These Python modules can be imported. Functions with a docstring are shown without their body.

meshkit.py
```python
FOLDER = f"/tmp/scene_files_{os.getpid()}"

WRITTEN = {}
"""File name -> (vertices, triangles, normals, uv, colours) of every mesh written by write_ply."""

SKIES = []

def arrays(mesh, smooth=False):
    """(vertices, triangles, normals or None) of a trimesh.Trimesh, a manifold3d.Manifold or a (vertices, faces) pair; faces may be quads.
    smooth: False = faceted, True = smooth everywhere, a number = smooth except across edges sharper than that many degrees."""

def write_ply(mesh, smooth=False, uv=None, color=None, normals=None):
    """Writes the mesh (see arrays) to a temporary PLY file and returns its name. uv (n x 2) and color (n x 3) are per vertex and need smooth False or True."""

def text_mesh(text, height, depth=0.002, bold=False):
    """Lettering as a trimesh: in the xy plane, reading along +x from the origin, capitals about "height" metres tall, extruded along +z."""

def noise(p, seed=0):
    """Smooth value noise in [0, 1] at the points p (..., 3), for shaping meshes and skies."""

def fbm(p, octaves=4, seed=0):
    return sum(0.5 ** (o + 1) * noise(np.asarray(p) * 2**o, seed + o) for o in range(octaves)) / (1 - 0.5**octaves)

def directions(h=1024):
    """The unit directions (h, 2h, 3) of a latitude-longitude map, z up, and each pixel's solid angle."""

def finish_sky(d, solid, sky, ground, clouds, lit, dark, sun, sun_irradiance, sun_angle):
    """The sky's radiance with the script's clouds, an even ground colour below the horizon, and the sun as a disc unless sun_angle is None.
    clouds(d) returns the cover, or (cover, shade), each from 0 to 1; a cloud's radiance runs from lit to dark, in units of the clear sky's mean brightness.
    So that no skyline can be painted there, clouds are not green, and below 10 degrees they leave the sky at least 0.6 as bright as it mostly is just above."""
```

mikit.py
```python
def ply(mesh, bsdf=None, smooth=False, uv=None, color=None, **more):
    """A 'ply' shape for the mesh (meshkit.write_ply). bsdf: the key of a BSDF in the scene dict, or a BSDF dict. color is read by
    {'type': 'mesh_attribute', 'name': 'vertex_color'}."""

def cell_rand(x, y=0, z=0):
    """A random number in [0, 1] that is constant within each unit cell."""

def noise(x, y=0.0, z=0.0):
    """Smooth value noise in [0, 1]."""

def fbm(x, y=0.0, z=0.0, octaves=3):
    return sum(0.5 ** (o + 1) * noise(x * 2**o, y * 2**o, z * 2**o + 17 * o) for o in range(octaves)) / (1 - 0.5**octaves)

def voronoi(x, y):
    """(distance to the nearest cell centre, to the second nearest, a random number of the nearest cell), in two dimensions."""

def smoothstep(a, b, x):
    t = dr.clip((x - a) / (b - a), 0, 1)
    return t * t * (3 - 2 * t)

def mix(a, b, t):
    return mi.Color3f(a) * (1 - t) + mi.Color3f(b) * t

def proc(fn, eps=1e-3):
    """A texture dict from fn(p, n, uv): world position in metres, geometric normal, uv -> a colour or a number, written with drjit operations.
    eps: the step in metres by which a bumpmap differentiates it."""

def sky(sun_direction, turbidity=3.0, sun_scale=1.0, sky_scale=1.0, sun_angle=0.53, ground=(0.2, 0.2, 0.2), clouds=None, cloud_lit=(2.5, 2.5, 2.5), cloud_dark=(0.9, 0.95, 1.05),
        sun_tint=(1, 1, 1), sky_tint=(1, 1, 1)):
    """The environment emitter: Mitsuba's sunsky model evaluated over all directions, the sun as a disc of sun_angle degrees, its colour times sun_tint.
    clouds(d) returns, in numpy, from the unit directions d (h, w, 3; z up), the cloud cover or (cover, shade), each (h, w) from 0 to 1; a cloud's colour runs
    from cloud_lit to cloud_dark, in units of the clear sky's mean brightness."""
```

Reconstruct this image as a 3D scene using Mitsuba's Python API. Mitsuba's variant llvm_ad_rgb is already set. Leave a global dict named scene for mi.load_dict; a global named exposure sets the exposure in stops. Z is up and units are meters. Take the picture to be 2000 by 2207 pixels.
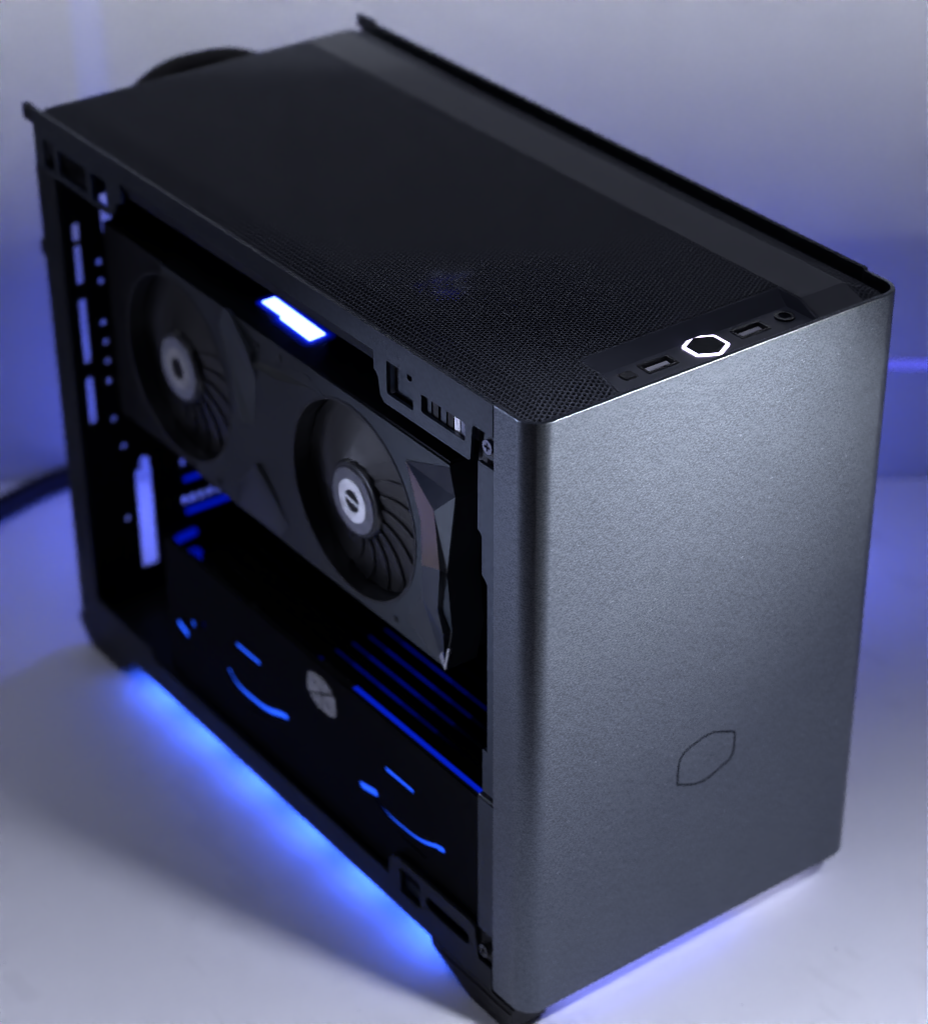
import math, random
import numpy as np, trimesh
import manifold3d as m3
from manifold3d import Manifold, CrossSection
import mitsuba as mi, drjit as dr
import mikit, meshkit
from mikit import noise, fbm, voronoi, smoothstep, mix, cell_rand
from shapely.geometry import Polygon, LineString, Point, box as sbox
from shapely.ops import unary_union

random.seed(7)
T = mi.ScalarTransform4f
exposure = 0.0
scene, labels = {}, {}

# ------------------------------------------------------------------ camera
YAW, PITCH, ROLL = 0.93670, -0.55291, -0.00539
EYE = np.array([-0.46165, -0.58722, 0.72386])
_d = np.array([math.cos(PITCH) * math.cos(YAW), math.cos(PITCH) * math.sin(YAW), math.sin(PITCH)])
_r = np.cross(_d, [0, 0, 1]); _r /= np.linalg.norm(_r); _u = np.cross(_r, _d)
_up = -math.sin(ROLL) * _r + math.cos(ROLL) * _u
scene['camera'] = {'type': 'thinlens', 'fov': 21.53039, 'fov_axis': 'x', 'aperture_radius': 0.0058, 'focus_distance': float((np.array([0.07, 0.0, 0.27]) - EYE) @ _d),
                   'near_clip': 0.01, 'far_clip': 50.0,
                   'to_world': T().look_at(origin=EYE.tolist(), target=(EYE + _d).tolist(), up=_up.tolist())}

# ------------------------------------------------------------------ lamps outside the frame; KEY follows the shadows, the rest are added
def lamp_disc(pos, target, radius, rgb, seg=24):
    pos, target = np.array(pos, float), np.array(target, float)
    n = target - pos; n /= np.linalg.norm(n)
    a = np.cross(n, [0, 0, 1]); a /= np.linalg.norm(a); b = np.cross(n, a)
    t = np.linspace(0, 2 * math.pi, seg, endpoint=False)
    v = np.vstack([pos, pos + radius * (np.cos(t)[:, None] * a + np.sin(t)[:, None] * b)])
    f = [[0, 1 + i, 1 + (i + 1) % seg] for i in range(seg)]
    m = trimesh.Trimesh(v, f, process=False)
    if m.face_normals[0] @ n < 0:
        m.invert()
    return m

def emit(rgb, weight=0.03):
    return {'type': 'area', 'radiance': {'type': 'rgb', 'value': [float(x) for x in rgb]}, 'sampling_weight': float(weight)}

KEY_POS, KEY_AIM = np.array([0.19, -0.42, 0.80]), np.array([0.02, -0.10, 0.0])
KEY = np.array([1.0, 1.05, 1.34]) * 236.0
FACE_POS, FACE_AIM = np.array([0.62, -0.52, 0.19]), np.array([-0.005, 0.0, 0.238])
FACE = np.array([1.0, 1.03, 1.10]) * 22500.0
FILL_POS, FILL_AIM = np.array([-0.62, 0.42, 0.17]), np.array([0.0, 0.045, 0.215])
FILL = np.array([0.88, 0.97, 1.42]) * 2700.0
TUBE = np.array([1.0, 1.04, 1.18]) * 225.0
CEIL = np.array([1.0, 1.04, 1.42]) * 0.84
BLUE = np.array([0.05, 0.13, 1.0])

# ------------------------------------------------------------------ materials
def rgb(*c): return {'type': 'rgb', 'value': [float(x) for x in c]}
def mat(key, d): scene[key] = {'type': 'twosided', 'nested': d, 'id': key} if d['type'] not in ('dielectric', 'thindielectric') else {**d, 'id': key}; return key
def principled(color, rough, metallic=0.0, spec=0.5, **k):
    return {'type': 'principled', 'base_color': color if isinstance(color, dict) else rgb(*color), 'roughness': rough if isinstance(rough, dict) else float(rough),
            'metallic': float(metallic), 'specular': float(spec), **k}

def flake(p, n, uv):
    a = fbm(p.x * 1750, p.y * 1750 + 3.1, p.z * 1750, octaves=2)
    b = fbm(p.x * 170, p.y * 170, p.z * 170 + 9.0, octaves=3)
    g = noise(p.x * 1100 + 5.5, p.y * 1100, p.z * 1100)
    t = dr.clip(0.55 + 0.95 * (a - 0.5) + 0.12 * (b - 0.5), 0, 1) + 0.9 * smoothstep(0.90, 0.99, g)
    return mix((0.040, 0.046, 0.057), (0.154, 0.171, 0.199), t)
def flake_bump(p, n, uv):
    return 0.00003 * fbm(p.x * 1000, p.y * 1000, p.z * 1000, octaves=2)
mat('panel_metal', {'type': 'bumpmap', 'arbitrary': mikit.proc(flake_bump, eps=3e-4), 'nested': principled(mikit.proc(flake), 0.34, metallic=0.92, spec=0.5)})
def paint(p, n, uv):
    return mix((0.005, 0.007, 0.009), (0.008, 0.010, 0.013), fbm(p.x * 600, p.y * 600, p.z * 600, octaves=2))
mat('black_steel', principled(mikit.proc(paint), 0.5, spec=0.22))
mat('band_steel', principled(rgb(0.112, 0.116, 0.124), 0.6, spec=0.05))
mat('mesh_steel', principled(rgb(0.082, 0.087, 0.102), 0.55, spec=0.05))
def rail_paint(p, n, uv):
    return mix((0.015, 0.021, 0.032), (0.021, 0.029, 0.043), fbm(p.x * 700, p.y * 700, p.z * 700, octaves=2))
mat('rail_paint', principled(mikit.proc(rail_paint), 0.44, metallic=0.3, spec=0.4))
mat('port_paint', principled((0.045, 0.050, 0.066), 0.42, spec=0.5))
mat('dark', principled((0.006, 0.006, 0.008), 0.55, spec=0.2))
mat('black_gloss', principled((0.010, 0.011, 0.013), 0.28, spec=0.5))
mat('bracket_black', principled((0.002, 0.002, 0.0025), 0.6, spec=0.04))
mat('blade', principled((0.005, 0.0052, 0.0055), 0.27, spec=0.7))
mat('shroud', principled((0.018, 0.024, 0.030), 0.34, metallic=0.15, spec=0.5))
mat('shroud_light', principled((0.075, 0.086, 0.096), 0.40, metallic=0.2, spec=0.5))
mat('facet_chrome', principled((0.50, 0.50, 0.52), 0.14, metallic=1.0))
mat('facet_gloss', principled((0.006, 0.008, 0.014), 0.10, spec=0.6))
mat('facet_warm_reflection', principled((0.52, 0.40, 0.32), 0.10, metallic=1.0))  # warm brown reflection put into the base colour
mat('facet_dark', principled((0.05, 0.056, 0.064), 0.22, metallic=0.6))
mat('dark_chrome', principled((0.46, 0.47, 0.50), 0.18, metallic=1.0))
mat('silver', principled((0.62, 0.64, 0.68), 0.28, metallic=1.0))
mat('sticker', principled((0.85, 0.85, 0.87), 0.45))
mat('emblem_grey', principled((0.62, 0.62, 0.65), 0.5))
mat('line_ink', principled((0.006, 0.008, 0.014), 0.8, spec=0.05))
mat('screw_steel', principled((0.22, 0.23, 0.30), 0.3, metallic=1.0))
mat('rubber', principled((0.012, 0.012, 0.013), 0.6, spec=0.3))
mat('cable_sleeve', principled((0.02, 0.02, 0.024), 0.45, spec=0.5))
mat('copper', principled((0.55, 0.25, 0.12), 0.4, metallic=1.0))
mat('cable_black', principled((0.004, 0.004, 0.005), 0.6, spec=0.15))
def table_col(p, n, uv):
    a = fbm(p.x * 9, p.y * 9, 0.0, octaves=3)
    s = smoothstep(0.66, 0.80, fbm(p.x * 60 + 7, p.y * 25, 0.0, octaves=3))
    return mix((0.74, 0.74, 0.755), (0.79, 0.79, 0.80), a) * (1 - 0.05 * s)
mat('table_white', principled(mikit.proc(table_col), 0.42, spec=0.35))
def wall_col(p, n, uv):
    return mix((0.60, 0.605, 0.62), (0.65, 0.655, 0.665), fbm(p.x * 14, p.y * 14, p.z * 14, octaves=3))
mat('wall_paint', principled(mikit.proc(wall_col), 0.75, spec=0.2))
def wood(p, n, uv):
    g = fbm(p.x * 3 + 0.4 * noise(p.y * 4), p.y * 40, 0.0, octaves=3)
    return mix((0.20, 0.12, 0.07), (0.34, 0.22, 0.14), g)
mat('floor_wood', principled(mikit.proc(wood), 0.45))
mat('lamp_shade', principled((0.05, 0.05, 0.05), 0.7))
mat('trunking', principled((0.74, 0.74, 0.76), 0.45))

# ------------------------------------------------------------------ mesh helpers
def tm(m):
    d = m.to_mesh(); return trimesh.Trimesh(d.vert_properties[:, :3], d.tri_verts, process=False)
def loops(poly):
    polys = list(poly.geoms) if hasattr(poly, 'geoms') else [poly]
    out = []
    for q in polys:
        out.append(np.array(q.exterior.coords)[:-1]); out += [np.array(i.coords)[:-1] for i in q.interiors]
    return out
def cross(poly):
    return CrossSection(loops(poly), m3.FillRule.EvenOdd) if not isinstance(poly, CrossSection) else poly
def extr(poly, h): return cross(poly).extrude(h)
def xf(m, cols, t):
    M = np.column_stack([*cols, t]); return m.transform(M)
EX, EY, EZ = np.eye(3)
def plate_yz(poly, x0, x1): return xf(extr(poly, x1 - x0), (EY, EZ, EX), (x0, 0, 0))
def plate_xz(poly, y0, y1): return xf(extr(poly, y1 - y0), (EX, EZ, -EY), (0, y1, 0))
def plate_xy(poly, z0, z1): return extr(poly, z1 - z0).translate((0, 0, z0))
def bx(x0, x1, y0, y1, z0, z1): return Manifold.cube((x1 - x0, y1 - y0, z1 - z0)).translate((x0, y0, z0))
def P(*pts): return Polygon(pts)
def R(x0, x1, y0, y1, r=0.0):
    b = sbox(x0, y0, x1, y1)
    return b if r <= 0 else b.buffer(-r).buffer(r, quad_segs=6)
def seg(a, b, w): return LineString([a, b]).buffer(w / 2, quad_segs=6)
def path(pts, w, cap=1): return LineString(pts).buffer(w / 2, quad_segs=6, cap_style=cap)
def cyl_x(y, z, r, x0, x1, n=32): return xf(Manifold.cylinder(x1 - x0, r, r, n), (EY, EZ, EX), (x0, y, z))
def cham(poly, h, c):
    """Extrusion along +z whose top edge is chamfered by c."""
    a = extr(poly, h - c); b = poly.buffer(-c)
    top = Manifold.batch_hull([xf(extr(poly, 1e-5), (EX, EY, EZ), (0, 0, h - c)), xf(extr(b, 1e-5), (EX, EY, EZ), (0, 0, h - 1e-5))])
    return a + top
def tube(pts, r, n=12, sub=10):
    pts = np.array(pts, float)
    from scipy.interpolate import CubicSpline
    s = np.r_[0, np.cumsum(np.linalg.norm(np.diff(pts, axis=0), axis=1))]
    q = CubicSpline(s, pts)(np.linspace(0, s[-1], sub * len(pts)))
    t = np.gradient(q, axis=0); t /= np.linalg.norm(t, axis=1, keepdims=True)
    u = np.cross(t[0], [0.3, 0.1, 1.0]); u /= np.linalg.norm(u)
    V = []
    for i in range(len(q)):
        u = u - t[i] * (u @ t[i]); u /= np.linalg.norm(u); w = np.cross(t[i], u)
        a = np.linspace(0, 2 * math.pi, n, endpoint=False)
        V.append(q[i] + r * (np.cos(a)[:, None] * u + np.sin(a)[:, None] * w))
    V = np.vstack(V); F = []
    for i in range(len(q) - 1):
        for k in range(n):
            a, b = i * n + k, i * n + (k + 1) % n
            F += [[a, b, a + n], [b, b + n, a + n]]
    c0, c1 = len(V), len(V) + 1
    V = np.vstack([V, q[0], q[-1]])
    for k in range(n):
        F += [[c0, (k + 1) % n, k], [c1, (len(q) - 1) * n + k, (len(q) - 1) * n + (k + 1) % n]]
    m = trimesh.Trimesh(V, F, process=False); m.fix_normals(); return m

counts = {}
def key_of(parent, name):
    base = name if parent is None else parent + '__' + name
    k = counts.get(base, 0); counts[base] = k + 1
    return base if k == 0 else '%s_%03d' % (base, k)
SHIFT = {}
def obj(name, mesh, bsdf, parent=None, smooth=30, shift=None, **more):
    key = key_of(parent, name)
    if shift is None:
        shift = next((v for k, v in SHIFT.items() if key.startswith(k)), None)
    if isinstance(mesh, Manifold): mesh = tm(mesh)
    if shift is not None: mesh = mesh.copy(); mesh.apply_translation(shift)
    scene[key] = mikit.ply(mesh, bsdf, smooth=smooth, **more)
    return key
def thing(name, label, category, group=None):
    key = key_of(None, name); labels[key] = {'label': label, 'category': category}
    if group: labels[key]['group'] = group
    return key
def stuff(key): labels[key] = {'kind': 'stuff'}
def light(name, mesh, rgbv, parent=None, weight=0.03, bsdf='dark'):
    return obj(name, mesh, bsdf, parent, smooth=False, emitter=emit(rgbv, weight))

# ------------------------------------------------------------------ setting: table, wall, floor
N2 = np.array([math.cos(YAW), math.sin(YAW)]); A2 = np.array([math.sin(YAW), -math.cos(YAW)])   # towards the wall, along the wall
WALL_N = 0.4645
def at2(a, n): return tuple(A2 * a + N2 * n)
def struct(key): labels[key] = {'kind': 'structure'}
tab = Polygon([at2(-0.22, -0.06), (0.55, -0.70), at2(1.1, -0.30), at2(1.1, WALL_N - 0.001), at2(-1.1, WALL_N - 0.001), at2(-1.1, -0.06)])
struct(obj('table', cham(tab, 0.03, 0.003).translate((0, 0, -0.03)), 'table_white'))
struct(obj('wall', plate_xy(Polygon([at2(-2.2, WALL_N), at2(2.2, WALL_N), at2(2.2, WALL_N + 0.1), at2(-2.2, WALL_N + 0.1)]), -0.74, 1.9), 'wall_paint'))
struct(obj('floor', plate_xy(Polygon([at2(-2.6, -2.8), at2(2.6, -2.8), at2(2.6, WALL_N + 0.1), at2(-2.6, WALL_N + 0.1)]), -0.80, -0.745), 'floor_wood'))

# lamps themselves
def spot_lamp(name, pos, aim, radius, depth, flare, rgbv, label):
    t = thing(name, label, 'lamp')
    light('bulb', lamp_disc(pos, aim, radius, rgbv), rgbv, t, 8.0)
    n = aim - pos; n = n / np.linalg.norm(n); a = np.cross(n, [0, 0, 1]); a /= np.linalg.norm(a); b = np.cross(n, a)
    k = 40; th = np.linspace(0, 2 * math.pi, k, endpoint=False); ring = np.cos(th)[:, None] * a + np.sin(th)[:, None] * b
    prof = [(radius * 1.02, -0.012), (radius * 1.03, 0.0), (radius + flare, depth), (radius + flare + 0.003, depth), (radius * 1.03 + 0.003, -0.015)]
    V = np.vstack([pos + ring * r_ + n * z_ for r_, z_ in prof] + [pos - n * 0.013]); F = []
    for i in range(len(prof) - 1):
        for j in range(k):
            q, w = i * k + j, i * k + (j + 1) % k
            F += [[q, w, q + k], [w, w + k, q + k]]
    c = len(V) - 1
    F += [[c, j, (j + 1) % k] for j in range(k)]
    obj('shade', trimesh.Trimesh(V, F, process=False), 'lamp_shade', t)
spot_lamp('desk_lamp', KEY_POS, KEY_AIM, 0.050, 0.05, 0.06, KEY, 'black desk lamp shining on the table in front of the case')
spot_lamp('added_panel_lamp', FACE_POS, FACE_AIM, 0.012, 0.12, 0.0037, FACE, 'unseen narrow lamp added to brighten the front panel of the case')  # added lamp that brightens the upper left of the front panel
spot_lamp('added_side_lamp', FILL_POS, FILL_AIM, 0.014, 0.14, 0.002, FILL, 'unseen small fill lamp added for the open side of the case')  # added fill for the left flange, rail front and card end
def along_n(a0, a1, n0, n1, z0, z1): return plate_xy(Polygon([at2(a0, n0), at2(a1, n0), at2(a1, n1), at2(a0, n1)]), z0, z1)
obj('baffle', along_n(-0.10, 0.85, -0.143, -0.141, 0.608, 0.86), 'lamp_shade', 'desk_lamp', smooth=False)  # unseen plate added to cut this light off before the wall
def along_wall(a0, a1, off0, off1, z0, z1):
    return plate_xy(Polygon([at2(a0, WALL_N - off1), at2(a1, WALL_N - off1), at2(a1, WALL_N - off0), at2(a0, WALL_N - off0)]), z0, z1)
tl = thing('added_wall_lamp', 'unseen long hooded lamp added to brighten the upper wall', 'lamp')  # added source for the bright upper wall
light('tube', along_n(-0.9, 0.9, -0.55, -0.545, 1.305, 1.335), TUBE, tl, 10.0)
obj('hood', along_n(-0.92, 0.92, -0.56, -0.43, 1.184, 1.1972) + along_n(-0.92, 0.92, -0.435, -0.43, 1.2226, 1.360) + along_n(-0.92, 0.92, -0.56, -0.43, 1.355, 1.360) + along_n(-0.92, 0.92, -0.562, -0.552, 1.180, 1.360), 'lamp_shade', tl, smooth=False)  # slit in the added hood narrows the beam to a soft pool
ce = thing('added_overhead_lamp', 'unseen large square fill light added over the table', 'lamp')  # added soft fill that lifts the shadowed table
light('panel', plate_xy(R(-1.1, 0.1, -0.5, 0.7), 1.85, 1.86), CEIL, ce, 5.0)
obj('frame', plate_xy(R(-1.14, 0.14, -0.54, 0.74).difference(R(-1.11, 0.11, -0.51, 0.71)), 1.84, 1.87), 'trunking', ce, smooth=False)

# stands made up for the lamps so that none floats
def rod(a, b, r=0.006): return tube([a, (np.array(a) * 2 + np.array(b)) / 3, (np.array(a) + np.array(b) * 2) / 3, b], r, n=10, sub=2)
def stand(t, pos, aim, foot):
    n_ = (aim - pos) / np.linalg.norm(aim - pos); back = pos - n_ * 0.016
    obj('arm', rod(back, (foot[0], foot[1], back[2] + 0.02)), 'lamp_shade', t)
    obj('pole', rod((foot[0], foot[1], back[2] + 0.03), (foot[0], foot[1], 0.004)), 'lamp_shade', t)
    obj('base', Manifold.cylinder(0.012, 0.055, 0.05, 32).translate((foot[0], foot[1], 0.0)), 'lamp_shade', t)
stand('desk_lamp', KEY_POS, KEY_AIM, (0.62, -0.66))
stand('added_panel_lamp', FACE_POS, FACE_AIM, (0.70, -0.60))
stand('added_side_lamp', FILL_POS, FILL_AIM, (-0.70, 0.50))
for a_ in (-0.91, 0.91): obj('leg', rod((*at2(a_, -0.55), 1.18), (*at2(a_, -0.55), -0.745), 0.010), 'lamp_shade', tl)
obj('rod', rod((-0.5, 0.1, 1.87), (-0.5, 0.1, 2.6), 0.008), 'lamp_shade', ce)

# ------------------------------------------------------------------ the computer case
UP = (0, -0.0015, -0.0018)
SHIFT.update({'graphics_card__': (0, -0.0008, -0.0022), 'computer_case__board_led': (-0.0013, 0, -0.0037), 'computer_case__rear_wall': (-0.0010, 0, -0.0037)})
for _n in ('side_rail', 'rail_lip', 'recess_floor', 'recess_wall', 'slot_fin', 'slot_back', 'rail_tab'): SHIFT['computer_case__' + _n] = UP
for _n in ('side_flange', 'flange_lip', 'screw', 'bottom_rail'): SHIFT['computer_case__' + _n] = (0, -0.0012, 0)
case = thing('computer_case', 'black and gunmetal computer case with open side, glowing blue on white table', 'computer case')
W, ZB, ZT = 0.185, 0.0150, 0.2972
def rounded_front(x0, x1, y0, y1, r):
    a = [(x0, y1)]
    for t in np.linspace(0, math.pi / 2, 13): a.append((x0 + r - r * math.cos(t), y0 + r - r * math.sin(t)))
    for t in np.linspace(0, math.pi / 2, 13): a.append((x1 - r + r * math.sin(t), y0 + r - r * math.cos(t)))
    a.append((x1, y1)); return a
def front_panel():
    rings = []
    for z, o in ((ZB, 0.0022), (ZB + 0.0008, 0.0008), (ZB + 0.0022, 0.0), (ZT - 0.0007, 0.0), (ZT - 0.0002, 0.0002), (ZT, 0.0007), (ZT, 0.0019), (ZT - 0.004, 0.0019), (ZB + 0.004, 0.0022)):
        rings.append((z, rounded_front(0.0 + o, W - o, 0.0 + o, 0.0221, 0.0098 - o)))
    n = len(rings[0][1]); V = np.array([(x, y, z) for z, r in rings for x, y in r]); F = []
    for i in range(len(rings)):
        j = (i + 1) % len(rings)
        for k in range(n - 1):
            a, b, c, d = i * n + k, i * n + k + 1, j * n + k, j * n + k + 1
            F += [[a, b, c], [b, d, c]]
    for e in (0, n - 1):      # close the flange ends
        idx = [i * n + e for i in range(len(rings))]
        for q in range(1, len(idx) - 1): F.append([idx[0], idx[q], idx[q + 1]])
    m = trimesh.Trimesh(V, F, process=False); m.fix_normals(); return m
fp = obj('front_panel', front_panel(), 'panel_metal', case, smooth=35)
# outlined hexagon emblem on the front panel
emb = [(0.0790, 0.1022), (0.0789, 0.1075), (0.0791, 0.1122), (0.0800, 0.1153), (0.0819, 0.1176), (0.0850, 0.1190), (0.0912, 0.1207), (0.0950, 0.1212), (0.0985, 0.1207), (0.1040, 0.1184),
       (0.1090, 0.1162), (0.1096, 0.1150), (0.1096, 0.1085), (0.1091, 0.1047), (0.1075, 0.1025), (0.1020, 0.1003), (0.0964, 0.0983), (0.0930, 0.0977), (0.0893, 0.0981), (0.0845, 0.1000), (0.0802, 0.1018)]
pe = Polygon([(x - 0.0009, z_) for x, z_ in emb]).buffer(0.0006).buffer(-0.0006)
obj('emblem_line', plate_xz(pe.buffer(0.00045).difference(pe.buffer(-0.00045)), -0.00012, 0.0004), 'line_ink', fp, smooth=False)

# chassis flange behind the seam (left side), with its stepped inner edge
fl = P((0.0241, 0.2690), (0.0337, 0.2690), (0.0341, 0.2391), (0.0326, 0.2385), (0.0314, 0.2370), (0.0314, 0.2199), (0.0298, 0.2190), (0.0280, 0.2170), (0.0279, 0.1381), (0.0311, 0.1381), (0.0311, 0.1172), (0.0241, 0.1172))
obj('side_flange', plate_yz(fl.buffer(-0.0004).buffer(0.0004), 0.0006, 0.0022), 'rail_paint', case, smooth=False)
fl2 = P((0.0241, 0.1125), (0.0342, 0.1125), (0.0342, 0.0440), (0.0241, 0.0440))
obj('side_flange', plate_yz(fl2, 0.0006, 0.0022), 'rail_paint', case, smooth=False)
obj('flange_lip', bx(0.0014, 0.0040, 0.0245, 0.0345, 0.1121, 0.1134), 'silver', case, smooth=False)
# screw recess
obj('screw_plate', plate_yz(R(0.0243, 0.0312, 0.2718, 0.2838, 0.0008), 0.0018, 0.0032), 'rail_paint', case, smooth=False)
obj('recess_floor', bx(0.0040, 0.0050, 0.0240, 0.0380, 0.2680, 0.2860), 'black_steel', case, smooth=False)
def screw(y, z, x, parent, r=0.0029, m='screw_steel'):
    head = cyl_x(y, z, r, x - 0.0016, x + 0.001, 28)
    crossing = plate_yz(unary_union([R(y - r * 0.62, y + r * 0.62, z - r * 0.15, z + r * 0.15), R(y - r * 0.15, y + r * 0.15, z - r * 0.62, z + r * 0.62)]), x - 0.003, x - 0.0008)
    k = obj('screw', head - crossing, m, parent)
    obj('screw_collar', cyl_x(y - 0.0008, z - 0.0003, r * 1.3, x - 0.0001, x + 0.0011, 28), 'rubber', parent)
screw(0.0277, 0.2775, 0.0018, case)
screw(0.0290, 0.0345, 0.0010, case, m='black_gloss')

# upper left rail
rail = P((0.0243, 0.2985), (0.3745, 0.2985), (0.3745, 0.2700), (0.3080, 0.2690), (0.3040, 0.2705), (0.3000, 0.2770), (0.2960, 0.2790), (0.1020, 0.2815), (0.0985, 0.2805), (0.0970, 0.2780), (0.0960, 0.2715), (0.0935, 0.2690), (0.0388, 0.2690), (0.0380, 0.2700), (0.0368, 0.2838), (0.0356, 0.2850), (0.0243, 0.2850))
holes = [R(0.0740, 0.0915, 0.2738, 0.2882, 0.0012), R(0.0412, 0.0688, 0.2757, 0.2835, 0.0010),
         R(0.3560, 0.3660, 0.2715, 0.2860, 0.001), R(0.3260, 0.3520, 0.2725, 0.2850, 0.001), R(0.3080, 0.3220, 0.2715, 0.2850, 0.001)]
for h in holes: rail = rail.difference(h)
seam = R(0.0243, 0.0246, 0.2895, 0.2985)
rl = obj('side_rail', plate_yz(rail.difference(R(0.1000, 0.2950, 0.2700, 0.2890)), 0.0, 0.0016), 'rail_paint', case, smooth=False)
# lower lip of the rail, bent inwards
lip = trimesh.Trimesh([(0.0003, 0.1, 0.2890), (0.0003, 0.295, 0.2890), (0.0042, 0.295, 0.2805), (0.0042, 0.1, 0.2812), (0.0062, 0.1, 0.2812), (0.0062, 0.295, 0.2805), (0.0022, 0.295, 0.2890), (0.0022, 0.1, 0.2890)],
                      [[0, 1, 2], [0, 2, 3], [3, 2, 5], [3, 5, 4], [4, 5, 6], [4, 6, 7], [0, 3, 4], [0, 4, 7], [1, 6, 5], [1, 5, 2], [0, 7, 6], [0, 6, 1]], process=False); lip.fix_normals()
obj('rail_lip', lip, 'black_steel', case, smooth=False)
# recess with a threaded hole, and the slot with fins
rc = plate_yz(R(0.0735, 0.0920, 0.2733, 0.2887), 0.0040, 0.0055) - cyl_x(0.0820, 0.2835, 0.0016, 0.003, 0.007, 20)
obj('recess_floor', rc, 'rail_paint', case, smooth=False)
obj('recess_wall', bx(0.0016, 0.0040, 0.0910, 0.0920, 0.2733, 0.2887), 'silver', case, smooth=False)
for i, (yy, mm) in enumerate(((0.0670, 'rail_paint'), (0.0625, 'dark'), (0.0575, 'rail_paint'), (0.0530, 'dark'), (0.0490, 'sticker'), (0.0448, 'screw_steel'))):
    obj('slot_fin', bx(0.0022, 0.0042, yy - 0.0017, yy + 0.0017, 0.2750, 0.2840), mm, case, smooth=False)
obj('slot_back', bx(0.0060, 0.0068, 0.0400, 0.0700, 0.2740, 0.2850), 'dark', case, smooth=False)
obj('slot_back', bx(0.0060, 0.0066, 0.3330, 0.3775, 0.2695, 0.2870), 'dark', case, smooth=False)  # dark sheet added so no bright wall shows through the rear slots
obj('rail_tab', bx(0.0, 0.0030, 0.3745, 0.3835, 0.2905, 0.2975), 'black_steel', case, smooth=False)

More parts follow.
